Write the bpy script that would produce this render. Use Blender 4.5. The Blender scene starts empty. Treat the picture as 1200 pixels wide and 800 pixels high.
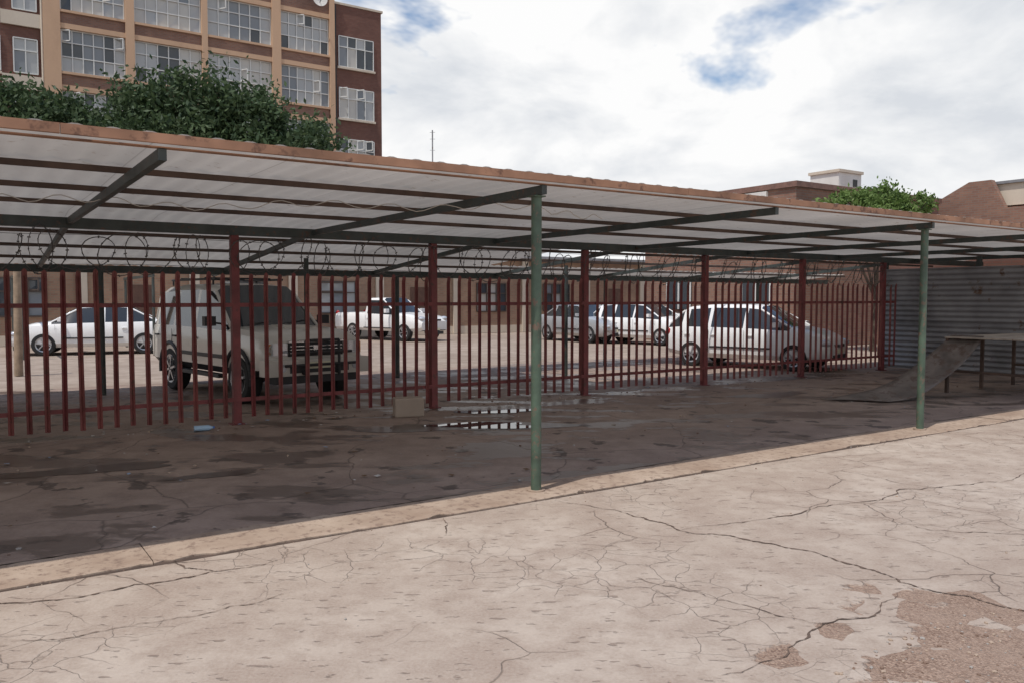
import bpy, bmesh, math, random
from mathutils import Vector, Matrix
import numpy as np
R=random.Random(7)
sc=bpy.context.scene
ANG=math.atan2(.5574,.8303)
ORG=(0.20,6.74,0)
U=Vector((.8303,.5574,0)); V=Vector((-.5574,.8303,0))
def Wd(s,t,z=0): return Vector(ORG)+U*s+V*t+Vector((0,0,z))

# ---------------------------------------------------------------- materials
class M:
    def __init__(s,name):
        s.m=bpy.data.materials.new(name); s.m.use_nodes=True
        s.nt=s.m.node_tree; s.n=s.nt.nodes; s.l=s.nt.links
        s.b=s.n['Principled BSDF']; s.out=s.n['Material Output']
        s._co=None
    def new(s,t,**k):
        x=s.n.new(t)
        for a,b in k.items(): setattr(x,a,b)
        return x
    def link(s,a,b): s.l.new(a,b)
    @property
    def co(s):
        if s._co is None: s._co=s.new('ShaderNodeTexCoord').outputs['Object']
        return s._co
    def mapping(s,scale=(1,1,1),loc=(0,0,0),src=None):
        m=s.new('ShaderNodeMapping'); m.inputs['Scale'].default_value=scale; m.inputs['Location'].default_value=loc
        s.link(src or s.co,m.inputs['Vector']); return m.outputs[0]
    def noise(s,scale,detail=3,rough=.55,dist=0,src=None,color=False):
        x=s.new('ShaderNodeTexNoise'); x.inputs['Scale'].default_value=scale; x.inputs['Detail'].default_value=detail
        x.inputs['Roughness'].default_value=rough; x.inputs['Distortion'].default_value=dist
        s.link(src or s.co,x.inputs['Vector']); return x.outputs['Color' if color else 'Fac']
    def ramp(s,fac,a,b,ca=(0,0,0),cb=(1,1,1)):
        r=s.new('ShaderNodeValToRGB'); e=r.color_ramp.elements
        e[0].position=a; e[1].position=b
        e[0].color=(*ca,1); e[1].color=(*cb,1); s.link(fac,r.inputs['Fac']); return r.outputs['Color']
    def mix(s,fac,a,b,mode='MIX'):
        x=s.new('ShaderNodeMix',data_type='RGBA',blend_type=mode)
        for v,i in ((fac,0),(a,6),(b,7)):
            if isinstance(v,(int,float)): x.inputs[i].default_value=v
            elif isinstance(v,tuple): x.inputs[i].default_value=(*v,1)
            else: s.link(v,x.inputs[i])
        return x.outputs[2]
    def math(s,op,a,b=0.0,clamp=False):
        x=s.new('ShaderNodeMath',operation=op); x.use_clamp=clamp
        for v,i in ((a,0),(b,1)):
            if isinstance(v,(int,float)): x.inputs[i].default_value=v
            else: s.link(v,x.inputs[i])
        return x.outputs[0]
    def bump(s,h,strength=.3,dist=.01):
        x=s.new('ShaderNodeBump'); x.inputs['Strength'].default_value=strength; x.inputs['Distance'].default_value=dist
        s.link(h,x.inputs['Height']); s.link(x.outputs[0],s.b.inputs['Normal'])
    def set(s,col=None,rough=None,metal=None,coat=None,spec=None):
        if col is not None:
            if isinstance(col,tuple): s.b.inputs['Base Color'].default_value=(*col,1)
            else: s.link(col,s.b.inputs['Base Color'])
        if rough is not None:
            if isinstance(rough,(int,float)): s.b.inputs['Roughness'].default_value=rough
            else: s.link(rough,s.b.inputs['Roughness'])
        if metal is not None: s.b.inputs['Metallic'].default_value=metal
        if coat is not None: s.b.inputs['Coat Weight'].default_value=coat
        if spec is not None: s.b.inputs['Specular IOR Level'].default_value=spec
        return s
def simple(name,col,rough=.6,metal=0,var=.25,scale=6,coat=0,rust=None,rustamt=.6):
    m=M(name); n=m.noise(scale,3,.6)
    c=m.mix(m.ramp(n,.3,.7),tuple(x*(1-var) for x in col),tuple(min(1,x*(1+var)) for x in col))
    if rust:
        n2=m.noise(scale*2.3,4,.7)
        c=m.mix(m.ramp(n2,rustamt,rustamt+.08),c,rust)
    m.set(c,rough,metal,coat); return m.m
def plain(name,col,rough=.5,metal=0,coat=0):
    m=M(name); m.set(col,rough,metal,coat); return m.m

def warp(m,scale,amt,src=None):
    nn=m.noise(scale,3,.55,color=True,src=src)
    a=m.new('ShaderNodeVectorMath',operation='SUBTRACT'); m.link(nn,a.inputs[0]); a.inputs[1].default_value=(.5,.5,.5)
    b=m.new('ShaderNodeVectorMath',operation='SCALE'); m.link(a.outputs[0],b.inputs[0]); b.inputs['Scale'].default_value=amt
    c=m.new('ShaderNodeVectorMath',operation='ADD'); m.link(b.outputs[0],c.inputs[0]); m.link(src or m.co,c.inputs[1])
    return c.outputs[0]
def vdist(m,scale,src,off=0):
    if off: src=m.mapping(loc=(off,off*1.7,0),src=src)
    v=m.new('ShaderNodeTexVoronoi',feature='DISTANCE_TO_EDGE'); v.inputs['Scale'].default_value=scale
    m.link(src,v.inputs['Vector']); return v.outputs['Distance']
INV=((1,1,1),(0,0,0))

def mat_concrete():
    m=M('cracked_concrete')
    big=m.noise(.35,4,.6); mid=m.noise(2.4,5,.65); fine=m.noise(60,3,.7)
    c=m.mix(m.ramp(big,.35,.65),(.36,.285,.23),(.475,.40,.335))
    c=m.mix(m.ramp(mid,.38,.60),m.mix(.75,c,(.29,.215,.17)),c)
    blot=m.noise(7,4,.65); c=m.mix(m.math('MULTIPLY',m.ramp(blot,.48,.64),.5),c,(.28,.21,.165))
    c=m.mix(m.math('MULTIPLY',m.ramp(fine,.35,.7),.3),c,(.56,.49,.42))
    rot=m.new('ShaderNodeMapping'); rot.inputs['Rotation'].default_value=(0,0,-ANG); rot.inputs['Scale'].default_value=(.55,1.7,1); m.link(m.co,rot.inputs['Vector'])
    pit=m.ramp(m.noise(13,3,.62,src=rot.outputs[0]),.62,.67); c=m.mix(m.math('MULTIPLY',pit,.6),c,(.17,.12,.095))
    wp=warp(m,1.1,.38); wp2=warp(m,5,.09,src=wp)
    d2=vdist(m,1.45,wp2,4); f2=m.ramp(m.noise(.5,2),.50,.60)
    k2=m.math('MULTIPLY',m.ramp(d2,0,.008,*INV),f2)
    f3=m.ramp(m.noise(.7,2,src=m.mapping(loc=(7,3,0))),.53,.62)
    k3=m.math('MULTIPLY',m.ramp(vdist(m,4.2,wp2,9),0,.013,*INV),f3)
    k=m.math('MAXIMUM',m.math('MULTIPLY',k2,.9),m.math('MULTIPLY',k3,.5))
    halo=m.math('MULTIPLY',m.ramp(d2,0,.10,*INV),f2)
    c=m.mix(m.math('MULTIPLY',halo,.25),c,(.27,.19,.145))
    c=m.mix(m.math('MULTIPLY',k,.75),c,(.11,.078,.06))
    sep=m.new('ShaderNodeSeparateXYZ'); m.link(m.co,sep.inputs[0])
    dx=m.math('SUBTRACT',sep.outputs[0],2.75); dy=m.math('SUBTRACT',sep.outputs[1],2.35)
    d=m.math('SQRT',m.math('ADD',m.math('MULTIPLY',dx,dx),m.math('MULTIPLY',dy,dy)))
    vc=m.new('ShaderNodeTexVoronoi'); vc.inputs['Scale'].default_value=4.5; m.link(wp2,vc.inputs['Vector'])
    sc_=m.new('ShaderNodeSeparateColor'); m.link(vc.outputs['Color'],sc_.inputs[0])
    dn=m.math('ADD',d,m.math('MULTIPLY',m.math('SUBTRACT',sc_.outputs[0],.5),1.15))
    dn=m.math('ADD',dn,m.math('MULTIPLY',m.math('SUBTRACT',mid,.5),.7))
    er=m.ramp(m.math('MULTIPLY',dn,.25),.435,.445,*INV)
    vo=m.new('ShaderNodeTexVoronoi'); vo.inputs['Scale'].default_value=95; m.link(m.co,vo.inputs['Vector'])
    gc=m.mix(m.ramp(vo.outputs['Color'],.2,.9),(.20,.125,.09),(.40,.285,.215))
    gc=m.mix(m.math('MULTIPLY',m.ramp(mid,.4,.6),.6),gc,(.36,.26,.20))
    c=m.mix(er,c,gc)
    m.set(c,.9)
    h=m.math('SUBTRACT',m.math('ADD',m.math('MULTIPLY',mid,.8),m.math('MULTIPLY',fine,.2)),m.math('MULTIPLY',k,.8))
    h=m.math('SUBTRACT',h,m.math('MULTIPLY',er,1.6))
    h=m.math('ADD',h,m.math('MULTIPLY',m.math('MULTIPLY',er,vo.outputs['Distance']),.7))
    h=m.math('SUBTRACT',h,m.math('MULTIPLY',pit,.45))
    m.bump(h,.9,.014); return m.m
def mat_floor():
    m=M('stained_concrete_floor')
    a=m.noise(.5,4,.6); b=m.noise(3,5,.7)
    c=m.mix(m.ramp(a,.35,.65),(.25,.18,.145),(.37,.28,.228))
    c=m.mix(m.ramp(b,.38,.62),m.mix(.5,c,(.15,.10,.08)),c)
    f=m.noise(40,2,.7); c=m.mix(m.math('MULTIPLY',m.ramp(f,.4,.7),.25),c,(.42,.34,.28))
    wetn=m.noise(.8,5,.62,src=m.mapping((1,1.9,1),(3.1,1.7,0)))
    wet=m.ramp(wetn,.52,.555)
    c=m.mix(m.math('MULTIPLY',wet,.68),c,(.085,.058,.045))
    oil=m.ramp(m.noise(2.4,4,.6,src=m.mapping(loc=(11,2,0))),.60,.63)
    c=m.mix(m.math('MULTIPLY',oil,.7),c,(.05,.037,.03))
    k=m.ramp(vdist(m,.5,warp(m,1.1,.4),2),0,.005,*INV)
    c=m.mix(m.math('MULTIPLY',k,.6),c,(.06,.042,.033))
    m.set(c,m.ramp(wet,0,1,(.85,.85,.85),(.33,.33,.33)))
    m.bump(m.math('SUBTRACT',m.math('ADD',b,m.math('MULTIPLY',f,.3)),k),.5,.008); return m.m
def mat_yard():
    m=M('yard_paving')
    a=m.noise(.25,4,.6); b=m.noise(2,4,.7)
    c=m.mix(m.ramp(a,.35,.65),(.31,.245,.195),(.40,.325,.265))
    c=m.mix(m.ramp(b,.4,.62),m.mix(.5,c,(.20,.145,.11)),c)
    m.set(c,.9); return m.m
def mat_brick(name,c1,c2,mort,sc_=1.0):
    m=M(name); sep=m.new('ShaderNodeSeparateXYZ'); m.link(m.co,sep.inputs[0])
    cb=m.new('ShaderNodeCombineXYZ'); m.link(m.math('ADD',sep.outputs[0],sep.outputs[1]),cb.inputs[0]); m.link(sep.outputs[2],cb.inputs[1])
    br=m.new('ShaderNodeTexBrick'); m.link(cb.outputs[0],br.inputs['Vector'])
    br.inputs['Color1'].default_value=(*c1,1); br.inputs['Color2'].default_value=(*c2,1); br.inputs['Mortar'].default_value=(*mort,1)
    br.inputs['Scale'].default_value=1; br.inputs['Brick Width'].default_value=.23*sc_; br.inputs['Row Height'].default_value=.085*sc_
    br.inputs['Mortar Size'].default_value=.01
    n=m.noise(.6,5,.65); c=m.mix(m.ramp(n,.35,.7),m.mix(.35,br.outputs['Color'],(.06,.035,.03)),br.outputs['Color'])
    m.set(c,.9); return m.m
def mat_plaster(name,col,dirt=(.15,.1,.07),amt=.4):
    m=M(name); n=m.noise(.5,5,.7,src=m.mapping((1,1,.35))); f=m.noise(8,4,.6)
    c=m.mix(m.math('MULTIPLY',m.ramp(n,.45,.75),amt),col,dirt)
    c=m.mix(m.math('MULTIPLY',m.ramp(f,.3,.7),.15),c,tuple(min(1,x*1.2) for x in col))
    m.set(c,.85); m.bump(f,.2,.01); return m.m
def mat_kerb():
    m=M('kerb_concrete'); n=m.noise(1.3,5,.65); f=m.noise(14,4,.7)
    c=m.mix(m.ramp(n,.35,.65),(.29,.205,.15),(.43,.335,.26))
    c=m.mix(m.ramp(f,.52,.66),c,(.21,.145,.11))
    m.set(c,.9); m.bump(f,.6,.008); return m.m
def mat_roof():
    m=M('roof_sheeting')
    n=m.noise(.7,5,.65,src=m.mapping((1,.3,1)))
    c=m.mix(m.ramp(n,.3,.7),(.50,.475,.44),(.70,.67,.63))
    f=m.noise(9,4,.7); c=m.mix(m.ramp(f,.62,.74),c,(.38,.31,.25))
    sep=m.new('ShaderNodeSeparateXYZ'); m.link(m.co,sep.inputs[0])
    fr=m.math('FRACT',m.math('MULTIPLY',sep.outputs[0],1/.96))
    ln=m.ramp(fr,0,.012,*INV); c=m.mix(m.math('MULTIPLY',ln,.45),c,(.15,.12,.10))
    m.set(c,.85,0,spec=.2)
    tr=m.new('ShaderNodeBsdfTranslucent'); m.link(c,tr.inputs['Color'])
    mx=m.new('ShaderNodeMixShader'); mx.inputs[0].default_value=.24
    m.link(m.b.outputs[0],mx.inputs[1]); m.link(tr.outputs[0],mx.inputs[2]); m.link(mx.outputs[0],m.out.inputs['Surface'])
    return m.m
def mat_leaf(name,c1,c2):
    m=M(name); g=m.new('ShaderNodeNewGeometry')
    n=m.noise(.9,2)
    c=m.mix(g.outputs['Random Per Island'],c1,c2)
    c=m.mix(m.ramp(n,.4,.65),m.mix(.4,c,tuple(x*.4 for x in c1)),c)
    m.set(c,.6,spec=.3)
    tr=m.new('ShaderNodeBsdfTranslucent'); m.link(c,tr.inputs['Color'])
    mx=m.new('ShaderNodeMixShader'); mx.inputs[0].default_value=.3
    m.link(m.b.outputs[0],mx.inputs[1]); m.link(tr.outputs[0],mx.inputs[2]); m.link(mx.outputs[0],m.out.inputs['Surface'])
    return m.m
def mat_paint(name,col,dirt=(.2,.15,.11),metal=0.0):
    m=M(name); n=m.noise(2.5,4,.6); sep=m.new('ShaderNodeSeparateXYZ'); m.link(m.co,sep.inputs[0])
    low=m.ramp(m.math('ADD',sep.outputs[2],m.math('MULTIPLY',n,.35)),.35,.95,*INV)
    c=m.mix(m.math('MULTIPLY',low,.4),col,dirt)
    m.set(c,.32,metal,.6); m.b.inputs['Coat Roughness'].default_value=.12; return m.m

CON=mat_concrete(); FLOOR=mat_floor(); YARD=mat_yard(); ROOF=mat_roof(); KERB=mat_kerb()
GREEN=simple('green_post_paint',(.075,.115,.08),.6,0,.35,5,rust=(.16,.11,.08),rustamt=.55)
DKGREEN=simple('dark_grey_green_paint',(.045,.055,.05),.55,0,.3,4,rust=(.09,.055,.04),rustamt=.56)
REDP=simple('red_oxide_paint',(.165,.036,.036),.6,0,.3,4,rust=(.09,.038,.03),rustamt=.58)
REDF=simple('faded_red_paint',(.20,.058,.052),.65,0,.35,3,rust=(.12,.06,.045),rustamt=.58)
RUSTM=simple('rusty_edge_steel',(.34,.185,.115),.85,0,.35,2.5,rust=(.17,.09,.06),rustamt=.55)
PURL=simple('purlin_brown_steel',(.085,.055,.042),.75,0,.4,3)
WIRE=plain('razor_wire_steel',(.10,.09,.085),.5,.3)
GALV=simple('galvanised_sheet',(.27,.27,.28),.5,.3,.3,1.2,rust=(.16,.10,.07),rustamt=.62)
BRICKD=mat_brick('dark_brick',(.17,.07,.05),(.21,.095,.07),(.14,.09,.07))
BRICKR=mat_brick('red_brick',(.25,.125,.09),(.33,.175,.12),(.25,.2,.16))
BRICKO=mat_brick('orange_brick',(.36,.21,.14),(.44,.27,.18),(.34,.28,.2))
ORANGE=mat_plaster('orange_plaster',(.56,.37,.24),(.32,.2,.13),.45)
CREAM=mat_plaster('cream_plaster',(.60,.52,.42),(.3,.24,.18),.4)
WHITEP=mat_plaster('white_plaster',(.72,.70,.66),(.35,.3,.25),.4)
WFRAME=plain('white_window_frame',(.66,.66,.63),.5)
DFRAME=plain('dark_window_frame',(.08,.06,.05),.5)
G1=plain('window_glass_dark',(.06,.07,.08),.06); G2=plain('window_glass_curtain',(.36,.37,.37),.12,0,.6)
G3=plain('window_glass_cream_curtain',(.46,.44,.40),.15,0,.6); G4=plain('window_glass_grey',(.20,.22,.24),.08)
BARK=simple('bark',(.10,.07,.05),.9,0,.3,8)
LEAF=mat_leaf('leaf_dark_green',(.042,.078,.034),(.11,.16,.07))
LEAF2=mat_leaf('leaf_bright_green',(.12,.20,.05),(.23,.33,.10))
RUBBER=plain('tyre_rubber',(.02,.02,.02),.85); RIM=plain('alloy_rim',(.45,.45,.46),.35,.7)
BLK=plain('black_plastic',(.025,.025,.027),.55); CHROME=plain('chrome',(.6,.6,.6),.15,1)
CGLASS=plain('car_glass',(.03,.035,.04),.04,0,.5); HLAMP=plain('headlamp_glass',(.55,.57,.6),.08,.3,1)
TLAMP=plain('tail_lamp',(.35,.02,.02),.2); PLATE=plain('number_plate',(.7,.68,.5),.5); AMB=plain('indicator_amber',(.6,.2,.03),.3)

# ---------------------------------------------------------------- mesh builder
class MB:
    def __init__(s): s.v=[]; s.f=[]; s.mi=[]; s.mats=[]
    def mid(s,m):
        if m not in s.mats: s.mats.append(m)
        return s.mats.index(m)
    def add(s,vs,fs,m):
        o=len(s.v); s.v.extend([tuple(x) for x in vs]); k=s.mid(m)
        for f in fs: s.f.append([o+i for i in f]); s.mi.append(k)
    def box(s,x0,x1,y0,y1,z0,z1,m):
        s.add([(x0,y0,z0),(x1,y0,z0),(x1,y1,z0),(x0,y1,z0),(x0,y0,z1),(x1,y0,z1),(x1,y1,z1),(x0,y1,z1)],
              [(0,3,2,1),(4,5,6,7),(0,1,5,4),(1,2,6,5),(2,3,7,6),(3,0,4,7)],m)
    def cyl(s,a,b,r,m,n=12,r2=None,caps=True):
        a=Vector(a); b=Vector(b); r2=r if r2 is None else r2
        d=(b-a).normalized(); q=d.to_track_quat('Z','Y')
        vs=[]
        for p,rr in ((a,r),(b,r2)):
            for i in range(n):
                t=2*math.pi*i/n; vs.append(p+q@Vector((rr*math.cos(t),rr*math.sin(t),0)))
        fs=[(i,(i+1)%n,n+(i+1)%n,n+i) for i in range(n)]
        if caps: fs+= [tuple(range(n-1,-1,-1)),tuple(range(n,2*n))]
        s.add(vs,fs,m)
    def beam(s,a,b,w,h,m):
        a=Vector(a); b=Vector(b); d=(b-a).normalized()
        up=Vector((0,0,1)) if abs(d.z)<.95 else Vector((0,1,0))
        x=d.cross(up).normalized(); y=x.cross(d).normalized()
        vs=[p+x*i*w/2+y*j*h/2 for p in (a,b) for i,j in ((-1,-1),(1,-1),(1,1),(-1,1))]
        s.add(vs,[(0,1,2,3),(7,6,5,4),(0,4,5,1),(1,5,6,2),(2,6,7,3),(3,7,4,0)],m)
    def obj(s,name,parent=None,smooth=None,bevel=0,recalc=True):
        me=bpy.data.meshes.new(name); me.from_pydata(s.v,[],s.f)
        for m in s.mats: me.materials.append(m)
        me.polygons.foreach_set('material_index',s.mi)
        if recalc:
            bm=bmesh.new(); bm.from_mesh(me); bmesh.ops.recalc_face_normals(bm,faces=bm.faces); bm.to_mesh(me); bm.free()
        if smooth is not None:
            me.polygons.foreach_set('use_smooth',[True]*len(me.polygons)); me.set_sharp_from_angle(angle=math.radians(smooth))
        me.update()
        o=bpy.data.objects.new(name,me); sc.collection.objects.link(o)
        if parent: o.parent=parent
        if bevel:
            bv=o.modifiers.new('bevel','BEVEL'); bv.width=bevel; bv.segments=2; bv.limit_method='ANGLE'
        return o
def empty(name,loc=(0,0,0),rz=0):
    e=bpy.data.objects.new(name,None); sc.collection.objects.link(e); e.location=loc; e.rotation_euler=(0,0,rz); return e
def place(o): o.location=ORG; o.rotation_euler=(0,0,ANG); return o

# ---------------------------------------------------------------- ground
b=MB(); b.add([(-900,-900,-.012),(900,-900,-.012),(900,900,-.012),(-900,900,-.012)],[(0,1,2,3)],YARD); b.obj('ground')
def quad_st(name,s0,s1,t0,t1,z,m):
    b=MB(); b.add([Wd(s0,t0,z),Wd(s1,t0,z),Wd(s1,t1,z),Wd(s0,t1,z)],[(0,1,2,3)],m); return b.obj(name)
quad_st('concrete_pavement',-40,40,-30,-.27,0.0,CON)
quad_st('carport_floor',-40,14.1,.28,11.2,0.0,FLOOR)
b=MB(); s=-30
while s<30:
    L=R.uniform(2.2,4.5); e=.003
    z=.012+R.uniform(-.003,.003)
    n=int(L/.06); vs=[];fs=[]
    for i in range(n+1):
        x=s+e+(L-2*e)*i/n
        j=.012*math.sin(x*1.7)+.008*math.sin(x*5.1)+R.uniform(-.007,.007); j2=.02*math.sin(x*2.3+1)+R.uniform(-.012,.012)
        chip=.05*max(0,math.sin(x*3.3+2*math.sin(x*.7))-.93)/.07 if R.random()<.9 else .03
        vs+=[(x,-.24+j+chip,-.05),(x,-.235+j+chip,z-.008),(x,-.205+j+chip,z),(x,.24+j2,z-.004),(x,.30+j2,-.006)]
    for i in range(n):
        for k in range(4): a=i*5+k; fs.append((a,a+5,a+6,a+1))
    b.add(vs,fs,KERB); s+=L
place(b.obj('kerb'))
b=MB(); b.box(-30,30,-.285,-.18,-.06,-.003,simple('joint_dirt',(.075,.05,.038),.95,0,.5,4)); place(b.obj('kerb_joint'))

DIRT=simple('crack_dirt',(.12,.082,.062),.95,0,.5,9)
def crack(b,pts,w,rr):
    P=[Vector((x,y,0)) for x,y in pts]
    for it in range(5):
        Q=[P[0]]
        for a,c_ in zip(P,P[1:]):
            d=c_-a; n=Vector((-d.y,d.x,0)); Q+= [(a+c_)/2+n*rr.uniform(-.13,.13)*(1 if it<4 else .6),c_]
        P=Q
    vs=[];N=len(P)
    for i,p in enumerate(P):
        d=(P[min(i+1,N-1)]-P[max(i-1,0)]).normalized(); n=Vector((-d.y,d.x,0)); ww=w*rr.uniform(.15,1.3)*min(1,.25+4*min(i,N-1-i)/N)*(.5+.5*abs(math.sin(i*.07+w*900)))
        vs+=[p+n*ww/2+Vector((0,0,.004)),p-n*ww/2+Vector((0,0,.004))]
    b.add(vs,[(2*i,2*i+1,2*i+3,2*i+2) for i in range(N-1)],DIRT)
b=MB(); rr=random.Random(5)
for pts,w in [([(.34,6.45),(.88,6.0),(1.16,5.59),(1.66,5.3),(2.03,4.88),(2.27,4.45),(2.6,4.15),(3.4,3.6)],.019),
 ([(-3.2,4.0),(-2.65,4.24),(-2.12,4.52),(-1.44,4.95)],.018),
 ([(1.16,5.59),(2.24,6.14),(3.27,6.83),(4.57,7.31),(6.2,8.3)],.014),
 ([(-2.34,3.75),(-1.75,3.99),(-1.2,4.4)],.008),
 ([(.89,3.41),(1.46,3.89),(2.1,4.39)],.013),
 ([(.68,4.65),(1.1,4.3),(1.64,3.94)],.008),([(-.51,6.0),(-.45,5.5)],.010),([(-2.1,5.05),(-1.95,4.8),(-1.7,4.75)],.014),
 ([(2.4,6.1),(2.9,5.6),(3.6,5.4),(4.4,5.9)],.009),([(3.0,7.6),(3.4,7.0),(4.2,6.6)],.009)]:
    crack(b,pts,w,rr)
b.obj('slab_cracks')

b=MB()
ico=[(0,0,1),(.89,0,.45),(.28,.85,.45),(-.72,.53,.45),(-.72,-.53,.45),(.28,-.85,.45),(.72,.53,-.45),(-.28,.85,-.45),(-.89,0,-.45),(-.28,-.85,-.45),(.72,-.53,-.45),(0,0,-1)]
icf=[(0,1,2),(0,2,3),(0,3,4),(0,4,5),(0,5,1),(1,6,2),(2,7,3),(3,8,4),(4,9,5),(5,10,1),(6,7,2),(7,8,3),(8,9,4),(9,10,5),(10,6,1),(11,7,6),(11,8,7),(11,9,8),(11,10,9),(11,6,10)]
PEB=[plain('pebble_tan',(.38,.29,.22),.9),plain('pebble_brown',(.20,.13,.095),.9),plain('pebble_grey',(.32,.29,.26),.9)]
def peb(x,y,r):
    q=Matrix.Rotation(R.uniform(0,6.3),3,'Z'); a,c_,d=R.uniform(.7,1.3),R.uniform(.7,1.3),R.uniform(.4,.8)
    b.add([q@Vector((p[0]*r*a*R.uniform(.8,1.15),p[1]*r*c_*R.uniform(.8,1.15),p[2]*r*d))+Vector((x,y,r*.25)) for p in ico],icf,R.choice(PEB))
for i in range(2800):
    a=R.uniform(0,6.3); rr_=1.75*math.sqrt(R.random()); x,y=2.8+rr_*math.cos(a),2.4+rr_*math.sin(a)
    peb(x,y,R.choice([.003,.004,.005,.007,.011]))
for i in range(380):
    s_=R.uniform(-8,10); t_=R.choice([R.uniform(-6,-.3),R.gauss(-.25,.06)]); p=Wd(s_,t_); peb(p.x,p.y,R.choice([.004,.005,.007,.01]))
for i in range(260):
    s_=R.uniform(-8,13); t_=R.choice([R.uniform(.4,5),R.gauss(5.1,.15)]); p=Wd(s_,t_); peb(p.x,p.y,R.choice([.006,.008,.012,.018]))
b.obj('gravel')

WATER=M('puddle_water'); WATER.set((.06,.048,.04),.02); WATER.b.inputs['IOR'].default_value=1.33; WATER=WATER.m
def puddle(cx,cy,rx,ry,rz,seed,m=WATER,name='puddle',z=.008):
    rr=random.Random(seed); n=48; ph=[rr.uniform(0,6.3) for _ in range(5)]
    vs=[]
    for i in range(n):
        a=2*math.pi*i/n; k=1+.22*math.sin(2*a+ph[0])+.16*math.sin(3*a+ph[1])+.1*math.sin(5*a+ph[2])+.06*math.sin(9*a+ph[3])
        x,y=rx*k*math.cos(a),ry*k*math.sin(a); vs.append((cx+x*math.cos(rz)-y*math.sin(rz),cy+x*math.sin(rz)+y*math.cos(rz),z))
    bb=MB(); bb.add(vs,[tuple(range(n))],m); return bb.obj(name)
DAMP=simple('damp_concrete',(.09,.065,.052),.3,0,.35,5)
puddle(-.5,10.25,1.1,.42,.15,3,DAMP,'damp_patch',.004)
puddle(-.35,10.3,.68,.24,.1,5)
puddle(-.22,11.6,.48,.22,.2,8)
puddle(6.3,9.25,.55,.12,.45,11)
puddle(-4.0,7.6,.7,.22,.4,21,DAMP,'damp_patch',.004)
puddle(-2.7,7.4,.35,.12,.6,25,DAMP,'damp_patch',.004)
puddle(4.3,13.6,.9,.2,.5,37,DAMP,'damp_patch',.004)

# ---------------------------------------------------------------- carport
cp=empty('carport',ORG,ANG)
S0,S1=-14,17.5  # roof extended past the end wall to shade the view over it
def rz(t): return 2.53 if t<=5.15 else 2.53-(t-5.15)*.082
TE=10.4
b=MB()
ns=int((S1-S0)/.2*6); ts=[-.12,1.25,2.5,3.8,5.15,6.4,7.7,9.0,TE]
vs=[];fs=[]
for i in range(ns+1):
    s_=S0+(S1-S0)*i/ns
    w=.010*math.sin(2*math.pi*s_/.2)
    for t in ts:
        sag=.008*math.sin(s_*1.3+t)+.010*math.sin(s_*.47+t*2)
        vs.append((s_,t,rz(t)+.07+w+sag*(0 if t<0 else 1)))
nt=len(ts)
for i in range(ns):
    s_=S0+(S1-S0)*i/ns
    for j in range(nt-1):
        if s_>5.2 and j in (5,6): continue      # gap made up over the right rear bays so sun reaches the hatchback
        a=i*nt+j; fs.append((a,a+nt,a+nt+1,a+1))
b.add(vs,fs,ROOF); b.obj('roof_sheets',cp,60,recalc=False)
b=MB()
x=S0
while x<S1:
    L=min(R.uniform(4.5,6.5),S1-x); dz=R.uniform(-.006,.006); dy=R.uniform(-.004,.004)
    b.box(x,x+L-.004,-.16+dy,-.13+dy,2.54+dz,2.598+dz,RUSTM); x+=L
b.box(S0,S1,-.124,-.06,2.515,2.522,RUSTM); b.obj('front_edge',cp)
b=MB()
for t in ts[1:-1]:
    if abs(t-5.15)<.01: continue
    b.box(S0,S1,t-.015,t+.015,rz(t)-.0,rz(t)+.045,PURL)
b.box(S0,S1,TE-.04,TE,rz(TE)-.03,rz(TE)+.045,PURL); b.obj('purlins',cp)
b=MB()
b.box(S0,S1,5.10,5.20,2.40,2.52,DKGREEN)
b.box(S0,S1,9.56,9.64,rz(9.6)-.14,rz(9.6)-.02,DKGREEN)
k=-4
while k*2.88<S1-.3:
    s_=k*2.88
    b.beam((s_,-.11,2.475),(s_,5.097,2.475),.05,.07,DKGREEN)
    b.beam((s_,5.203,2.475),(s_,TE-.05,rz(TE)-.055),.05,.07,DKGREEN); k+=1
b.obj('rafters',cp)
b=MB()
for s_ in (-11.54,-5.77,0,5.77,11.54): 
    b.cyl((s_,0,0),(s_,0,2.437),.043,GREEN,20)
    b.box(s_-.055,s_+.055,-.055,.055,2.425,2.436,GREEN)
    b.cyl((s_,0,.0),(s_,0,.022),.075,KERB,12)
b.obj('front_posts',cp,40)
b=MB()
for s_ in (-7.5,-2.0,3.4,8.9,14.4): b.cyl((s_,9.6,0),(s_,9.6,rz(9.6)-.14),.045,DKGREEN,14)
for s_ in (.9,6.4): b.cyl((s_,7.9,0),(s_,7.9,rz(7.9)-.03),.04,DKGREEN,14)
b.obj('rear_posts',cp,40)
b=MB(); b.cyl((-10.3,17.05,0),(-10.27,17.05,2.3),.085,simple('gum_pole_wood',(.30,.22,.15),.85,0,.3,6),12,.07); b.obj('wooden_pole',None,40)

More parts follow.
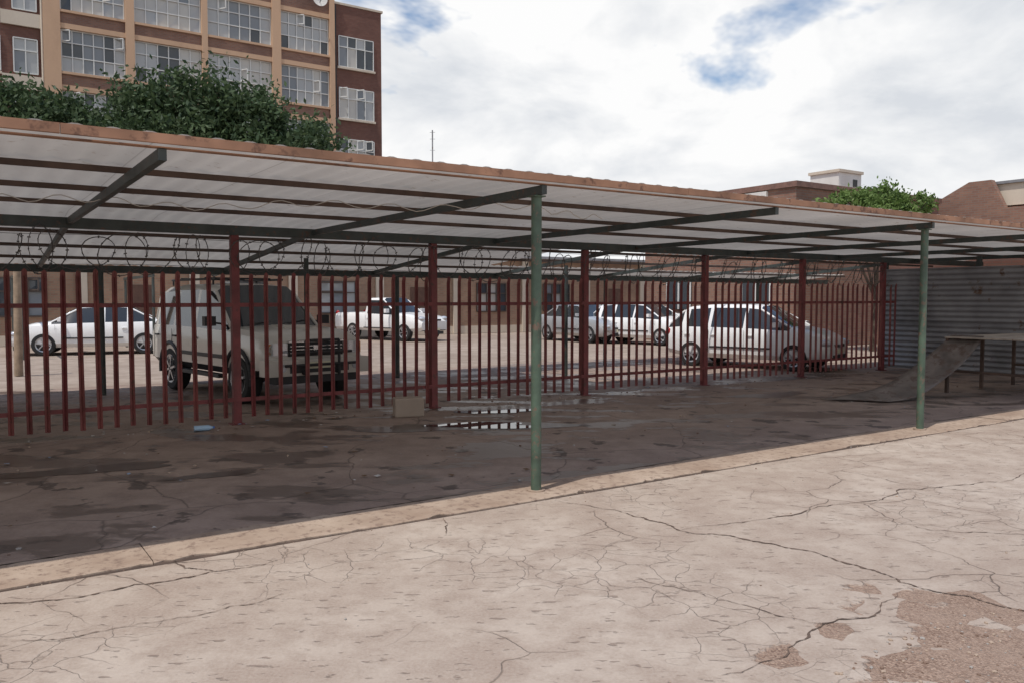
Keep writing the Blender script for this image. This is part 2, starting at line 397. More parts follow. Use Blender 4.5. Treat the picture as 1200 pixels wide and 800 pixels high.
# ---------------------------------------------------------------- palisade fence
pf=empty('palisade_fence',ORG,ANG); FT=5.15
b=MB()
fp=[-1.03+2.85*k for k in range(-4,6)]
for s_ in fp: b.box(s_-.05,s_+.05,FT-.05,FT+.05,0,2.398,REDP); b.box(s_-.09,s_+.09,FT-.09,FT+.09,0,.012,REDP)
b.obj('fence_posts',pf,bevel=.006)
b=MB(); s_=fp[0]; end=13.62
while s_<end:
    if min(abs(s_-p) for p in fp)>.075:
        w=.029; y=FT-.075+R.uniform(-.006,.006); l=R.uniform(-.014,.014); z0=.09+R.uniform(-.01,.01); z1=1.83+R.uniform(-.015,.015)
        m=R.choice([REDF,REDF,REDP])
        xs=[(-w,.012),(-w*.45,-.012),(0,.006),(w*.45,-.012),(w,.012)]
        vs=[(s_+a,y+c,z0) for a,c in xs]+[(s_+a+l,y+c,z1) for a,c in xs]+[(s_+l-w*.9,y-.01,z1+.075),(s_+l,y+.0,z1+.10),(s_+l+w*.9,y-.01,z1+.075)]
        fs=[(i,i+1,i+6,i+5) for i in range(4)]+[(5,6,10),(6,7,11,10),(7,8,12,11),(8,9,12)]
        b.add(vs,fs,m)
    s_+=.178+R.uniform(-.005,.005)
b.obj('pales',pf)
b=MB()
for z in (.32,1.52):
    b.box(fp[0],end,FT-.058,FT-.052,z-.025,z+.025,REDP); b.box(fp[0],end,FT-.052,FT-.02,z-.025,z-.019,REDP)
b.obj('rails',pf)
def wire(name,pts,r,parent,mat):
    cu=bpy.data.curves.new(name,'CURVE'); cu.dimensions='3D'; cu.bevel_depth=r; cu.bevel_resolution=0
    for pl in pts:
        sp=cu.splines.new('POLY'); sp.points.add(len(pl)-1)
        for i,p in enumerate(pl): sp.points[i].co=(*p,1)
    cu.materials.append(mat); o=bpy.data.objects.new(name,cu); sc.collection.objects.link(o)
    if parent: o.parent=parent
    return o
pts=[];N=24;loops=int((end-fp[0])/.27)
for i in range(loops*N):
    a=2*math.pi*i/N; k=i/N
    rad=.225+.03*math.sin(k*1.7)+.02*math.sin(k*4.1)
    s_=fp[0]+k*.27+(.20+.05*math.sin(k*.9))*math.cos(a)
    pts.append((s_+.12*math.sin(k*2.1)+.05*math.sin(k*5.3),FT-.02+rad*.45*math.cos(a+.8),2.13+rad*math.sin(a)+.025*math.sin(k*1.3)))
lines=[]
for z in (1.99,2.2,2.33): lines.append([(x,FT-.03,z+.012*math.sin(x*2.2)) for x in np.arange(fp[0],end,.3)])
wire('razor_wire',[pts],.006,pf,WIRE); wire('support_wires',lines,.003,pf,WIRE)
b=MB()
for i in range(0,len(pts)-1,2):
    p=Vector(pts[i]); q=(Vector(pts[i+1])-p).normalized(); n=q.cross(Vector((R.uniform(-1,1),R.uniform(-1,1),R.uniform(-1,1)))).normalized()
    b.add([p+n*.018+q*.010,p+q*.004,p-n*.018+q*.010,p-n*.018-q*.010,p-q*.004,p+n*.018-q*.010],[(0,1,2,3,4,5)],WIRE)
b.obj('barbs',pf)
lw=[[( -5+.06*i, 1.6+.8*math.sin(i*.05)+.02*R.uniform(-1,1), 2.43+.03*math.sin(i*.9)+.02*math.sin(i*.23)) for i in range(110)]]
wire('loose_wire',lw,.004,cp,plain('pale_wire',(.5,.47,.42),.7))

# ---------------------------------------------------------------- end wall
ew=empty('corrugated_metal_wall',ORG,ANG)
tw=np.linspace(0,1,5)
b=MB(); edges=[5.6,3.5,1.3,-1.0]
for q in range(3):
  for lev,(za,zb_) in enumerate(((.02,1.16),(1.12,2.28))):
    vs=[];fs=[]; nz=84; off=R.uniform(-.012,.012)+(.0 if lev==0 else -.03); tilt=R.uniform(-.012,.012)
    for j in range(nz+1):
        z=za+(zb_-za)*j/nz+0; w=.018*math.sin(2*math.pi*z/.115)
        for f in tw:
            t=edges[q]+.03+(edges[q+1]-edges[q]-.06)*f
            vs.append((14.0+w+off+.014*math.sin(t*1.9+z+q),t,z+tilt*f))
    n=len(tw)
    for j in range(nz):
        for i in range(n-1): a=j*n+i; fs.append((a,a+1,a+n+1,a+n))
    b.add(vs,fs,GALV)
b.obj('sheets',ew,60)
b=MB()
for t in (5.62,3.5,1.3,-1.0): b.box(14.06,14.12,t-.05,t+.05,0,2.5,DKGREEN)
b.obj('frame',ew)
bs=MB(); bs.box(17.6,17.8,-3,8.0,0,2.9,BRICKD); place(bs.obj('brick_wall'))

# ---------------------------------------------------------------- table + sheet
tb=empty('steel_table',ORG,ANG)
def loc(x,y): d=Vector((x,y,0))-Vector(ORG); return d.dot(U),d.dot(V)
ts0,tt0=loc(7.4,14.0)
b=MB()
b.box(ts0,ts0+2.4,tt0-1.5,tt0,.93,.955,simple('table_top',(.38,.33,.28),.6,.1,.3,3,rust=(.2,.12,.08),rustamt=.6))
for (a,c_) in ((.04,-.04),(.04,-1.46),(2.36,-.04),(2.36,-1.46),(1.2,-.04),(1.2,-1.46)):
    b.box(ts0+a-.025,ts0+a+.025,tt0+c_-.025,tt0+c_+.025,0,.90,PURL)
for c_ in (-.04,-1.46): b.box(ts0,ts0+2.4,tt0+c_-.02,tt0+c_+.02,.88,.928,PURL)
for a in (.04,2.36): b.box(ts0+a-.015,ts0+a+.015,tt0-1.44,tt0-.06,.36,.40,PURL)
b.obj('frame',tb)
b=MB(); vs=[];fs=[];n=30;mm=7
for i in range(n+1):
    q=i/n
    z=.95*(1-q)**2.2+.014
    for j in range(mm+1):
        r=j/mm; vs.append((ts0+.15-2.9*q+.6*r*q+.04*math.sin(r*3),tt0-.03+.50*q-(.55+.25*q)*r,z+.02*math.sin(q*9+r*4)*q*(1-q)*4+.012))
for i in range(n):
    for j in range(mm): a=i*(mm+1)+j; fs.append((a,a+1,a+mm+2,a+mm+1))
b.add(vs,fs,simple('weathered_dark_sheet',(.17,.145,.13),.55,.3,.4,2.5,rust=(.12,.085,.07),rustamt=.52))
o=place(b.obj('metal_sheet',None,60)); sm=o.modifiers.new('s','SOLIDIFY'); sm.thickness=.006

b=MB(); b.box(-.2,.2,-.12,.12,0,.26,mat_plaster('block_concrete',(.36,.29,.23),(.15,.1,.08),.6))
o=b.obj('concrete_block',bevel=.02); o.location=(-1.42,11.15,.0); o.rotation_euler=(0,0,.3)
b=MB(); BOT=plain('bottle_plastic',(.35,.5,.65),.15); b.cyl((0,0,.035),(.17,0,.035),.034,BOT,14); b.cyl((.17,0,.035),(.215,0,.035),.034,BOT,14,.014); b.cyl((.215,0,.035),(.235,0,.035),.015,plain('bottle_cap',(.05,.15,.5),.4),12)
o=b.obj('plastic_bottle',None,40); o.location=(-3.85,9.85,0); o.rotation_euler=(0,0,.5)
b=MB(); LIT=[plain('paper_litter',(.55,.53,.5),.8),plain('plastic_litter',(.25,.35,.5),.5),plain('leaf_litter',(.14,.08,.04),.9)]
for i in range(340):
    s_=R.uniform(-7,12); t_=R.gauss(5.0,.25) if R.random()<.6 else R.uniform(.5,5); p=Wd(s_,t_); a=R.uniform(0,6.3); r=R.choice([.012,.02,.02,.035])
    m=LIT[2] if R.random()<.7 else R.choice([LIT[0],LIT[0],LIT[1]])
    b.add([(p.x+r*math.cos(a+q)*R.uniform(.6,1.2),p.y+r*math.sin(a+q)*R.uniform(.6,1.2),.012+R.uniform(0,.01)) for q in (0,1.6,3.1,4.7)],[(0,1,2,3)],m)
b.obj('litter')

# ---------------------------------------------------------------- vehicles
def wheel(b,x,y,r,w,side):
    prof=[(.0,.30),(.55,.30),(.62,.42),(.66,.5),(.93,.5),(1.0,.38),(1.0,-.38),(.93,-.5),(.5,-.5),(0,-.5)]
    n=28; vs=[];
    for i in range(n):
        a=2*math.pi*i/n
        for pr,py in prof: vs.append((x+r*pr*math.cos(a),y+side*w*py,r+r*pr*math.sin(a)))
    k=len(prof)
    tf=[];rf=[]
    for i in range(n):
        for j in range(k-1):
            f=(i*k+j,((i+1)%n)*k+j,((i+1)%n)*k+j+1,i*k+j+1)
            (rf if j<3 else tf).append(f)
    b.add(vs,tf,RUBBER); b.add(vs,rf[:],BLK)
    for i in range(6):
        a=2*math.pi*i/6+.2
        p0=Vector((x+r*.08*math.cos(a),y+side*w*.42,r+r*.08*math.sin(a))); p1=Vector((x+r*.62*math.cos(a),y+side*w*.44,r+r*.62*math.sin(a)))
        b.beam(p0,p1,r*.17,r*.17*.6,RIM)
    b.cyl((x,y+side*w*.34,r),(x,y+side*w*.47,r),r*.17,RIM,12)
    vs=[];n=28
    for i in range(n):
        a=2*math.pi*i/n
        for q,yy in ((.58,.46),(.67,.51)): vs.append((x+r*q*math.cos(a),y+side*w*yy,r+r*q*math.sin(a)))
    b.add(vs,[(2*i,2*((i+1)%n),2*((i+1)%n)+1,2*i+1) for i in range(n)],RIM)
def vehicle(name,pos,heading,paint,st,wb,r,track,height,sill=BLK,front=None,flare=False):
    e=empty(name,(pos[0],pos[1],0),math.atan2(heading[1],heading[0]))
    b=MB(); mats=[paint,CGLASS,BLK]
    for m in mats: b.mid(m)
    rings=[]
    for (x,zb,w,zt,wr,zr,tag) in st:
        h=[(0,zb),(w*.88,zb),(w*.985,zb+.11),(w,zb+(zt-zb)*.55),(w*.985,zb+(zt-zb)*.8),(w*.945,zt),(wr,zt+(zr-zt)*.86),(wr*.82,zr),(0,zr+.022)]
        rings.append([(x,y,z) for y,z in h]+[(x,-y,z) for y,z in h[-2:0:-1]])
    n=len(rings[0]); half=9
    b.v.extend([p for rg in rings for p in rg])
    for i in range(len(st)-1):
        tag=st[i][6]
        for j in range(n):
            jj=(j+1)%n; seg=j if j<half-1 else n-1-j
            m=0
            if seg==0: m=2
            elif seg==1: m=b.mid(sill)
            elif seg==5 and tag in('win','shield'): m=1
            elif seg in(6,7) and tag=='shield': m=1
            b.f.append([i*n+j,i*n+jj,(i+1)*n+jj,(i+1)*n+j]); b.mi.append(m)
    b.f.append(list(range(n))[::-1]); b.mi.append(0)
    b.f.append([(len(st)-1)*n+q for q in range(n)]); b.mi.append(0)
    body=b.obj('body',e,28)
    c=MB()
    for m in b.mats: c.mid(m)
    W=max(q[2] for q in st)
    for x in (wb/2,-wb/2):
        for sd in (1,-1): c.cyl((x,sd*(W-.30),r*1.02),(x,sd*(W+.12),r*1.02),r*1.17,BLK,32)
    cut=c.obj('cutter')
    md=body.modifiers.new('b','BOOLEAN'); md.operation='DIFFERENCE'; md.object=cut; md.solver='EXACT'
    dg=bpy.context.evaluated_depsgraph_get(); me=bpy.data.meshes.new_from_object(body.evaluated_get(dg))
    body.modifiers.clear(); body.data=me; bpy.data.objects.remove(cut)
    w_=MB()
    for x in (wb/2,-wb/2):
        for sd in (1,-1): wheel(w_,x,sd*(track/2),r,.2*r/.3*.95,sd)
    w_.obj('wheels',e,35)
    d=MB()
    for i in range(len(st)-1):
        if st[i][6]=='shield':
            for sd in (1,-1):
                p=[(s_[0],sd*s_[4],s_[3]+(s_[5]-s_[3])*.86) for s_ in (st[i],st[i+1])]
                d.cyl(p[0],p[1],.028,paint,8)
    if flare:
        for x in (wb/2,-wb/2):
            for sd in (1,-1):
                pr=None
                for q in range(15):
                    a=math.pi*(-.06+1.12*q/14); p=(x+r*1.2*math.cos(a),sd*(W+.0),r*1.02+r*1.2*math.sin(a))
                    if pr: d.cyl(pr,p,.035,flare,6)
                    pr=p
    ia=[i for i in range(len(st)-1) if st[i][6]=='shield'][-1]; xm=(st[ia][0]*.35+st[ia+1][0]*.65); zm=st[ia+1][3]+.08
    for sd in (1,-1):
        d.box(xm-.05,xm+.06,sd*(W+.14)-.09,sd*(W+.14)+.09,zm,zm+.15 if height>1.6 else zm+.11,BLK if flare else paint); d.beam((xm,sd*W*.93,zm+.03),(xm,sd*(W+.08),zm+.05),.04,.03,BLK)
    zt=st[ia][3]; zb=st[ia][1]
    xs=[st[i][0]+.04 for i in range(len(st)-1) if st[i][6]=='pillar']
    for x in xs+[st[ia+1][0]-.1]:
        if abs(abs(x)-wb/2)<r*1.2: z0=r*2.25
        else: z0=zb+.14
        if z0<zt-.05:
            for sd in (1,-1): d.beam((x,sd*(W*1.0+.001),z0),(x,sd*(W*.992+.001),zt-.04),.006,.008,BLK)
    for x in xs:
        for sd in (1,-1):
            y0,y1=sorted((sd*(W-.012),sd*(W+.02))); d.box(x+.06,x+.20,y0,y1,zt-.17,zt-.14,BLK if flare else paint)
    if front: front(d,st,W)
    d.obj('trim',e,40,bevel=.006)
    return e
def ell(b,c,rx,ry,rz_,m,n=12):
    vs=[];fs=[]
    for i in range(n//2+1):
        th=math.pi*i/(n//2)
        for j in range(n):
            ph=2*math.pi*j/n; vs.append((c[0]+rx*math.sin(th)*math.cos(ph),c[1]+ry*math.sin(th)*math.sin(ph),c[2]+rz_*math.cos(th)))
    for i in range(n//2):
        for j in range(n): fs.append((i*n+j,i*n+(j+1)%n,(i+1)*n+(j+1)%n,(i+1)*n+j))
    b.add(vs,fs,m)
def front_suv(d,st,W):
    X=st[-1][0]
    d.box(X-.06,X+.03,-.46,.46,.74,.95,BLK)
    for z in (.79,.84,.89): d.box(X+.03,X+.04,-.44,.44,z-.008,z+.008,CHROME)
    d.box(X+.03,X+.045,-.47,.47,.945,.97,CHROME)
    d.box(X+.035,X+.05,-.06,.06,.82,.90,CHROME)
    for sd in (1,-1):
        y0,y1=sorted((sd*.48,sd*.72)); d.box(X-.10,X+.025,y0,y1,.76,.94,HLAMP)
        y0,y1=sorted((sd*.725,sd*.80)); d.box(X-.22,X-.0,y0,y1,.76,.93,AMB)
    d.box(X-.12,X+.13,-.86,.86,.46,.70,SUVP); d.box(X+.13,X+.135,-.5,.5,.50,.60,BLK)
    for sd in (1,-1): d.cyl((X+.12,sd*.62,.58),(X+.145,sd*.62,.58),.06,HLAMP,16)
    d.box(X+.136,X+.142,-.25,.25,.56,.66,PLATE)
    for z,w in ((.62,.62),(.80,.50)):
        d.cyl((X+.22,-w,z),(X+.22,w,z),.022,BLK,10)
    for sd in (1,-1):
        d.cyl((X+.22,sd*.28,.45),(X+.21,sd*.28,.98),.022,BLK,10)
        d.cyl((X+.22,sd*.28,.5),(X-.05,sd*.28,.5),.03,BLK,10)
    d.cyl((X+.21,-.28,.98),(X+.21,.28,.98),.022,BLK,10)
    d.box(X-.14,X+.08,-.7,.7,.34,.455,BLK)
    d.box(1.15,1.6,-.2,.2,1.13,1.185,SUVP)
    for sd in (1,-1):
        d.cyl((-1.9,sd*.60,1.93),(.0,sd*.60,1.93),.02,BLK,8)
        for x in (-1.85,-1.0,-.1): d.cyl((x,sd*.60,1.83),(x,sd*.60,1.93),.018,BLK,8)
        y0,y1=sorted((sd*(W-.05),sd*(W+.08))); d.box(-.85,.85,y0,y1,.36,.42,BLK)
        y0,y1=sorted((sd*(W-.01),sd*(W+.018))); d.box(-.85,.85,y0,y1,.66,.72,BLK)
    for x in (-1.5,-.45): d.cyl((x,-.60,1.95),(x,.60,1.95),.016,BLK,8)
    d.beam((.93,-.5,1.185),(.83,.1,1.24),.012,.012,BLK); d.beam((.93,.1,1.185),(.83,.6,1.24),.012,.012,BLK)
def front_car(d,st,W):
    X=st[-1][0]; z=st[-2][3]
    for sd in (1,-1):
        ell(d,(X-.14,sd*W*.74,z-.0),.17,.15,.085,HLAMP)
        ell(d,(st[0][0]+.07,sd*W*.86,z+.16),.10,.07,.13,TLAMP)
    d.box(X-.06,X+.012,-.32,.32,z-.09,z-.03,BLK); d.box(X-.05,X+.018,-.45,.45,.26,.37,BLK)
    d.box(X,X+.022,-.25,.25,.40,.49,PLATE); d.box(X,X+.03,-.05,.05,z-.09,z-.03,CHROME)
    d.box(st[0][0]-.03,st[0][0]+.05,-.25,.25,.48,.58,PLATE)
    for sd in (1,-1):
        y0,y1=sorted((sd*(W-.005),sd*(W+.012))); d.box(-.75,.75,y0,y1,.46,.50,BLK)
SUVP=mat_paint('beige_silver_paint',(.58,.56,.51),(.24,.19,.15),.1)
WH=mat_paint('white_car_paint',(.84,.84,.83),(.4,.35,.3)); SIL=mat_paint('silver_car_paint',(.5,.52,.54),metal=.4)
suv=[(-2.36,.52,.78,1.08,.74,1.16,'body'),(-2.30,.46,.84,1.12,.74,1.24,'shield'),(-2.16,.44,.86,1.13,.70,1.76,'pillar'),(-2.06,.43,.865,1.13,.70,1.80,'win'),
(-1.32,.42,.87,1.13,.70,1.84,'pillar'),(-1.22,.42,.87,1.13,.70,1.845,'win'),(-.42,.42,.87,1.12,.70,1.85,'pillar'),(-.32,.42,.87,1.12,.70,1.85,'win'),(.22,.42,.87,1.11,.685,1.81,'shield'),
(.92,.42,.865,1.09,.76,1.15,'body'),(1.5,.42,.86,1.04,.74,1.13,'body'),(2.0,.43,.85,1.00,.72,1.08,'body'),(2.14,.45,.83,.96,.70,1.03,'body'),(2.20,.48,.80,.90,.70,.97,'body')]
vehicle('suv',(-4.50,14.1),(.68,-.73),SUVP,suv,2.74,.375,1.50,1.85,sill=BLK,front=front_suv,flare=BLK)
hat=[(-1.93,.40,.70,.72,.66,.80,'body'),(-1.86,.30,.78,.90,.64,1.0,'shield'),(-1.50,.24,.82,.93,.57,1.37,'pillar'),(-1.34,.22,.825,.93,.575,1.41,'win'),
(-.82,.22,.83,.93,.58,1.45,'pillar'),(-.74,.22,.83,.93,.58,1.455,'win'),(.05,.22,.83,.92,.58,1.455,'pillar'),(.12,.22,.83,.92,.58,1.45,'win'),(.40,.22,.83,.91,.565,1.42,'shield'),
(1.12,.22,.82,.88,.68,.96,'body'),(1.5,.22,.81,.83,.64,.90,'body'),(1.78,.24,.77,.74,.58,.79,'body'),(1.92,.27,.70,.62,.5,.66,'body'),(1.98,.32,.60,.52,.4,.55,'body')]
vehicle('hatchback_car',(5.75,19.45),(.78,-.625),WH,hat,2.45,.30,1.46,1.46,sill=WH,front=front_car)
vehicle('hatchback_car',(4.75,29.5),(.72,-.69),WH,hat,2.45,.30,1.46,1.46,sill=WH,front=front_car)
sed=[(-2.15,.40,.70,.70,.66,.78,'body'),(-2.08,.30,.78,.90,.68,.96,'body'),(-1.55,.24,.82,.93,.68,1.00,'shield'),(-.95,.22,.83,.92,.57,1.38,'pillar'),(-.85,.22,.83,.92,.58,1.40,'win'),
(-.28,.22,.84,.92,.58,1.42,'pillar'),(-.20,.22,.84,.91,.58,1.42,'win'),(.38,.22,.84,.90,.57,1.39,'shield'),(1.10,.22,.83,.87,.70,.94,'body'),(1.6,.22,.82,.82,.66,.88,'body'),(1.98,.24,.77,.72,.58,.77,'body'),(2.12,.28,.70,.60,.5,.64,'body'),(2.17,.33,.6,.5,.4,.53,'body')]
vehicle('sedan_car',(2.75,31.2),(.55,-.83),SIL,sed,2.6,.31,1.48,1.42,sill=SIL,front=front_car)
vehicle('sedan_car',(-12.3,24.3),(-.93,-.36),WH,sed,2.6,.31,1.48,1.42,sill=WH,front=front_car)
bak=[(-2.45,.45,.80,.95,.76,1.0,'body'),(-2.42,.38,.84,1.0,.78,1.04,'body'),(-.75,.36,.85,1.02,.76,1.06,'body'),(-.70,.36,.85,1.02,.66,1.55,'pillar'),(-.60,.36,.85,1.02,.66,1.62,'win'),(.20,.36,.85,1.0,.65,1.62,'shield'),
(.90,.36,.85,.98,.74,1.05,'body'),(1.6,.36,.83,.93,.70,1.0,'body'),(2.1,.38,.80,.85,.66,.9,'body'),(2.25,.42,.75,.7,.6,.74,'body')]
vehicle('pickup_truck',(-4.7,32.3),(.80,-.60),WH,bak,2.8,.33,1.5,1.62,sill=WH,front=front_car)

# ---------------------------------------------------------------- apartment building
ab=empty('apartment_building',ORG,ANG); T=41.0; DZ=-.45
b=MB()
b.box(-.25,14.7,T+.25,T+14,0,19.4,BRICKD)
b.box(14.7,17.75,T+.1,T+12,0,18.9,BRICKD); b.box(14.6,17.85,T+.04,T+12.05,18.9,19.02,CREAM)
b.box(-14,-.25,T+.1,T+13,0,19.0,BRICKD); b.box(-14,-.3,T+.0,T+13,19.0,19.15,CREAM)
b.obj('walls',ab)
b=MB(); bays=[(.5,3.44),(3.86,7.2),(7.5,11.0),(11.5,14.4)]
xs=[-.25,.5]+[3.44,3.86,7.2,7.5,11.0,11.5,14.4,14.7]
for i in range(0,len(xs),2): b.box(xs[i],xs[i+1],T-.12,T+.247,0,19.5,ORANGE)
zc=[17.3+DZ-3*k for k in range(6)]
for z in zc:
    for a,c_ in bays:
        b.box(a,c_,T-.06,T+.247,z+1.05,z+1.30,ORANGE)
        b.box(a,c_,T-.10,T+.247,z-1.17,z-1.05,ORANGE)
b.box(-.3,14.75,T-.16,T+.247,19.5,19.75,ORANGE)
b.obj('plaster_frame',ab)
b=MB()
for z in zc:
    for a,c_ in bays: b.box(a,c_,T+.02,T+.247,z-1.70,z-1.17,BRICKR)
for a,c_ in bays: b.box(a,c_,T+.02,T+.247,zc[0]+1.30,19.5,BRICKR)
b.obj('brick_spandrels',ab)
b=MB()
def window(b,a,c_,z0,z1,T,cols,rows=(0,.36,.70,1),frame=WFRAME,openp=.10,fw=.05):
    xs=[a+(c_-a)*i/cols for i in range(cols+1)]; zs=[z0+(z1-z0)*q for q in rows]
    base=R.choice([G2,G2,G3,G4,G1])
    for i in range(cols):
        if R.random()<.35: base=R.choice([G2,G2,G2,G3,G3,G4,G1])
        for j in range(len(zs)-1):
            m=base if R.random()<.85 else R.choice([G1,G4,G2])
            tl=R.uniform(-.006,.006)
            b.add([(xs[i]+.01,T+.06+tl,zs[j]+.01),(xs[i+1]-.01,T+.06-tl,zs[j]+.01),(xs[i+1]-.01,T+.06,zs[j+1]-.01),(xs[i]+.01,T+.06,zs[j+1]-.01)],[(0,1,2,3)],m)
            if R.random()<openp and j>0:
                x0,x1=xs[i]+.03,xs[i+1]-.03; an=R.uniform(.4,1.1); w=x1-x0; dx,dy=w*math.cos(an),-w*math.sin(an)
                p=[(x0,T+.02,zs[j]+.05),(x0+dx,T+.02+dy,zs[j]+.05),(x0+dx,T+.02+dy,zs[j+1]-.05),(x0,T+.02,zs[j+1]-.05)]
                for q in range(4): b.beam(p[q],p[(q+1)%4],.05,.05,frame)
    for x in xs: b.box(x-fw/2,x+fw/2,T,T+.05,z0,z1,frame)
    for z in zs: b.box(xs[0],xs[-1],T-.004,T+.046,z-fw/2,z+fw/2,frame)
for z in zc:
    for a,c_ in bays: window(b,a+.04,c_-.04,z-1.02,z+1.02,T+.10,6)
    zz=z-.65; window(b,15.0,17.2,zz-.88,zz+.88,T+.02,4,(0,.65,1))
    zz=z-.55
    window(b,-1.5,-.5,zz-.82,zz+.82,T+.02,2,(0,.65,1)); window(b,-3.5,-2.05,zz-.82,zz+.82,T+.02,3,(0,.65,1)); window(b,-7,-4.5,zz-.82,zz+.82,T+.02,4,(0,.65,1))
b.obj('windows',ab,recalc=False)
b=MB()
for z in zc:
    zz=z-.65
    b.box(14.9,17.3,T-.04,T+.097,zz-1.02,zz-.90,CREAM)
    zz=z-.55
    b.box(-2.0,-.32,T-.03,T+.097,zz-1.6,zz-.95,CREAM); b.box(-3.6,-2.0,T-.02,T+.097,zz-1.0,zz-.88,CREAM)
b.cyl((-.30,T-.05,0),(-.30,T-.05,19),.05,CREAM,8); b.cyl((14.78,T,0),(14.78,T,18.8),.05,BLK,8)
b.obj('sills_and_pipes',ab)
b=MB()
n=20; vs=[(0,.1,0)]+[(.45*math.cos(2*math.pi*i/n),0,.45*math.sin(2*math.pi*i/n)) for i in range(n)]
b.add([(x+13.6,y+T-.7,z+18.75) for x,y,z in vs],[(0,1+i,1+(i+1)%n) for i in range(n)],WHITEP); b.beam((13.6,T-.6,18.75),(13.6,T-.13,18.6),.05,.05,BLK); b.beam((13.6,T-.6,18.5),(13.6,T-1.1,18.7),.03,.03,BLK)
b.obj('satellite_dish',ab)

# ---------------------------------------------------------------- low building behind yard
lb=empty('low_brick_building',ORG,ANG); T2=27
b=MB(); b.box(-8,30,T2,T2+6,0,3.5,BRICKO); b.box(-8.2,30.2,T2-.4,T2+6.2,3.5,3.62,GALV)
b.box(-8,30,T2-.04,T2-.002,0,.35,CREAM)
for s_ in np.arange(-8,30.1,3.8): b.box(s_-.18,s_+.18,T2-.12,T2-.045,.0,3.49,CREAM)
b.obj('walls',lb)
b=MB()
for i,s_ in enumerate(np.arange(-6.9,29,3.8)):
    if i%3==2: b.box(s_+.4,s_+1.3,T2-.03,T2+.02,0,2.1,simple('door_brown_%d'%i,(.12,.06,.04),.6))
    else: window(b,s_,s_+1.6,1.0,2.3,T2-.07,3,(0,.65,1),frame=DFRAME)
b.obj('windows_and_doors',lb,recalc=False)
yc=empty('steel_carport_frame',ORG,ANG); b=MB()
for s_ in np.arange(-9,3,3.2): b.cyl((s_,19.5,0),(s_,19.5,2.2),.04,DKGREEN,8); b.cyl((s_,24.2,0),(s_,24.2,2.2),.04,DKGREEN,8); b.beam((s_,19.4,2.25),(s_,24.4,2.25),.06,.08,DKGREEN)
b.obj('posts_and_beams',yc)

hb=empty('brick_building',ORG,ANG)
b=MB(); b.box(18.5,27,11.5,18.5,0,5.2,BRICKR)
b.box(18.42,27.06,11.42,18.58,5.2,5.38,simple('brown_coping',(.20,.11,.085),.7))
b.box(18.40,18.498,12.6,14.0,4.6,5.16,WHITEP)
b.box(21.5,26.4,11.40,11.497,4.3,4.75,WHITEP)
b.obj('walls',hb)
b=MB()
for t in (16.6,13.0):
    b.box(18.44,18.495,t-.6,t+.6,1.2,2.4,G1)
    for tt in (t-.6,t,t+.6): b.box(18.41,18.44,tt-.03,tt+.03,1.2,2.4,WFRAME)
b.obj('windows',hb)
hb2=empty('brick_building',ORG,ANG)
b=MB(); b.box(27.6,40,2,13.5,0,4.9,BRICKR)
vs=[(27.6,12.8,4.9),(27.6,10.7,5.95),(27.6,9.9,5.95),(27.6,9.4,4.9),(27.85,12.8,4.9),(27.85,10.7,5.95),(27.85,9.9,5.95),(27.85,9.4,4.9)]
b.add(vs,[(0,3,2,1),(4,5,6,7),(0,1,5,4),(1,2,6,5),(2,3,7,6)],BRICKR)
b.box(27.5,40.1,1.9,8.15,4.9,5.0,GALV)
b.obj('walls',hb2)
b=MB(); b.box(28.0,34,2,10.2,5.0,5.8,CREAM); b.box(27.9,34.1,1.9,10.3,5.8,5.9,GALV); b.box(27.96,27.997,6.0,6.6,5.2,5.7,DFRAME); b.obj('upper_storey',hb2)
wt=MB(); p=loc(14.1,36); wt.box(p[0]-.8,p[0]+.8,p[1]-.7,p[1]+.7,0,6.95,WHITEP); wt.box(p[0]-.87,p[0]+.87,p[1]-.77,p[1]+.77,6.95,7.07,CREAM)
wt.box(p[0]+.2,p[0]+.5,p[1]-.72,p[1]-.702,6.4,6.7,BLK)
place(wt.obj('white_tower_block'))
b=MB(); mp=(-3.6,37.5); b.cyl((*mp,0),(*mp,9.2),.03,GALV,8)
for z in (8.3,8.8,9.1): b.beam((mp[0]-.12,mp[1],z),(mp[0]+.12,mp[1],z),.015,.015,GALV)
b.obj('antenna_mast')
b=MB(); b.box(-40,-8.4,26,26.25,0,2.1,CREAM); place(b.obj('boundary_wall'))

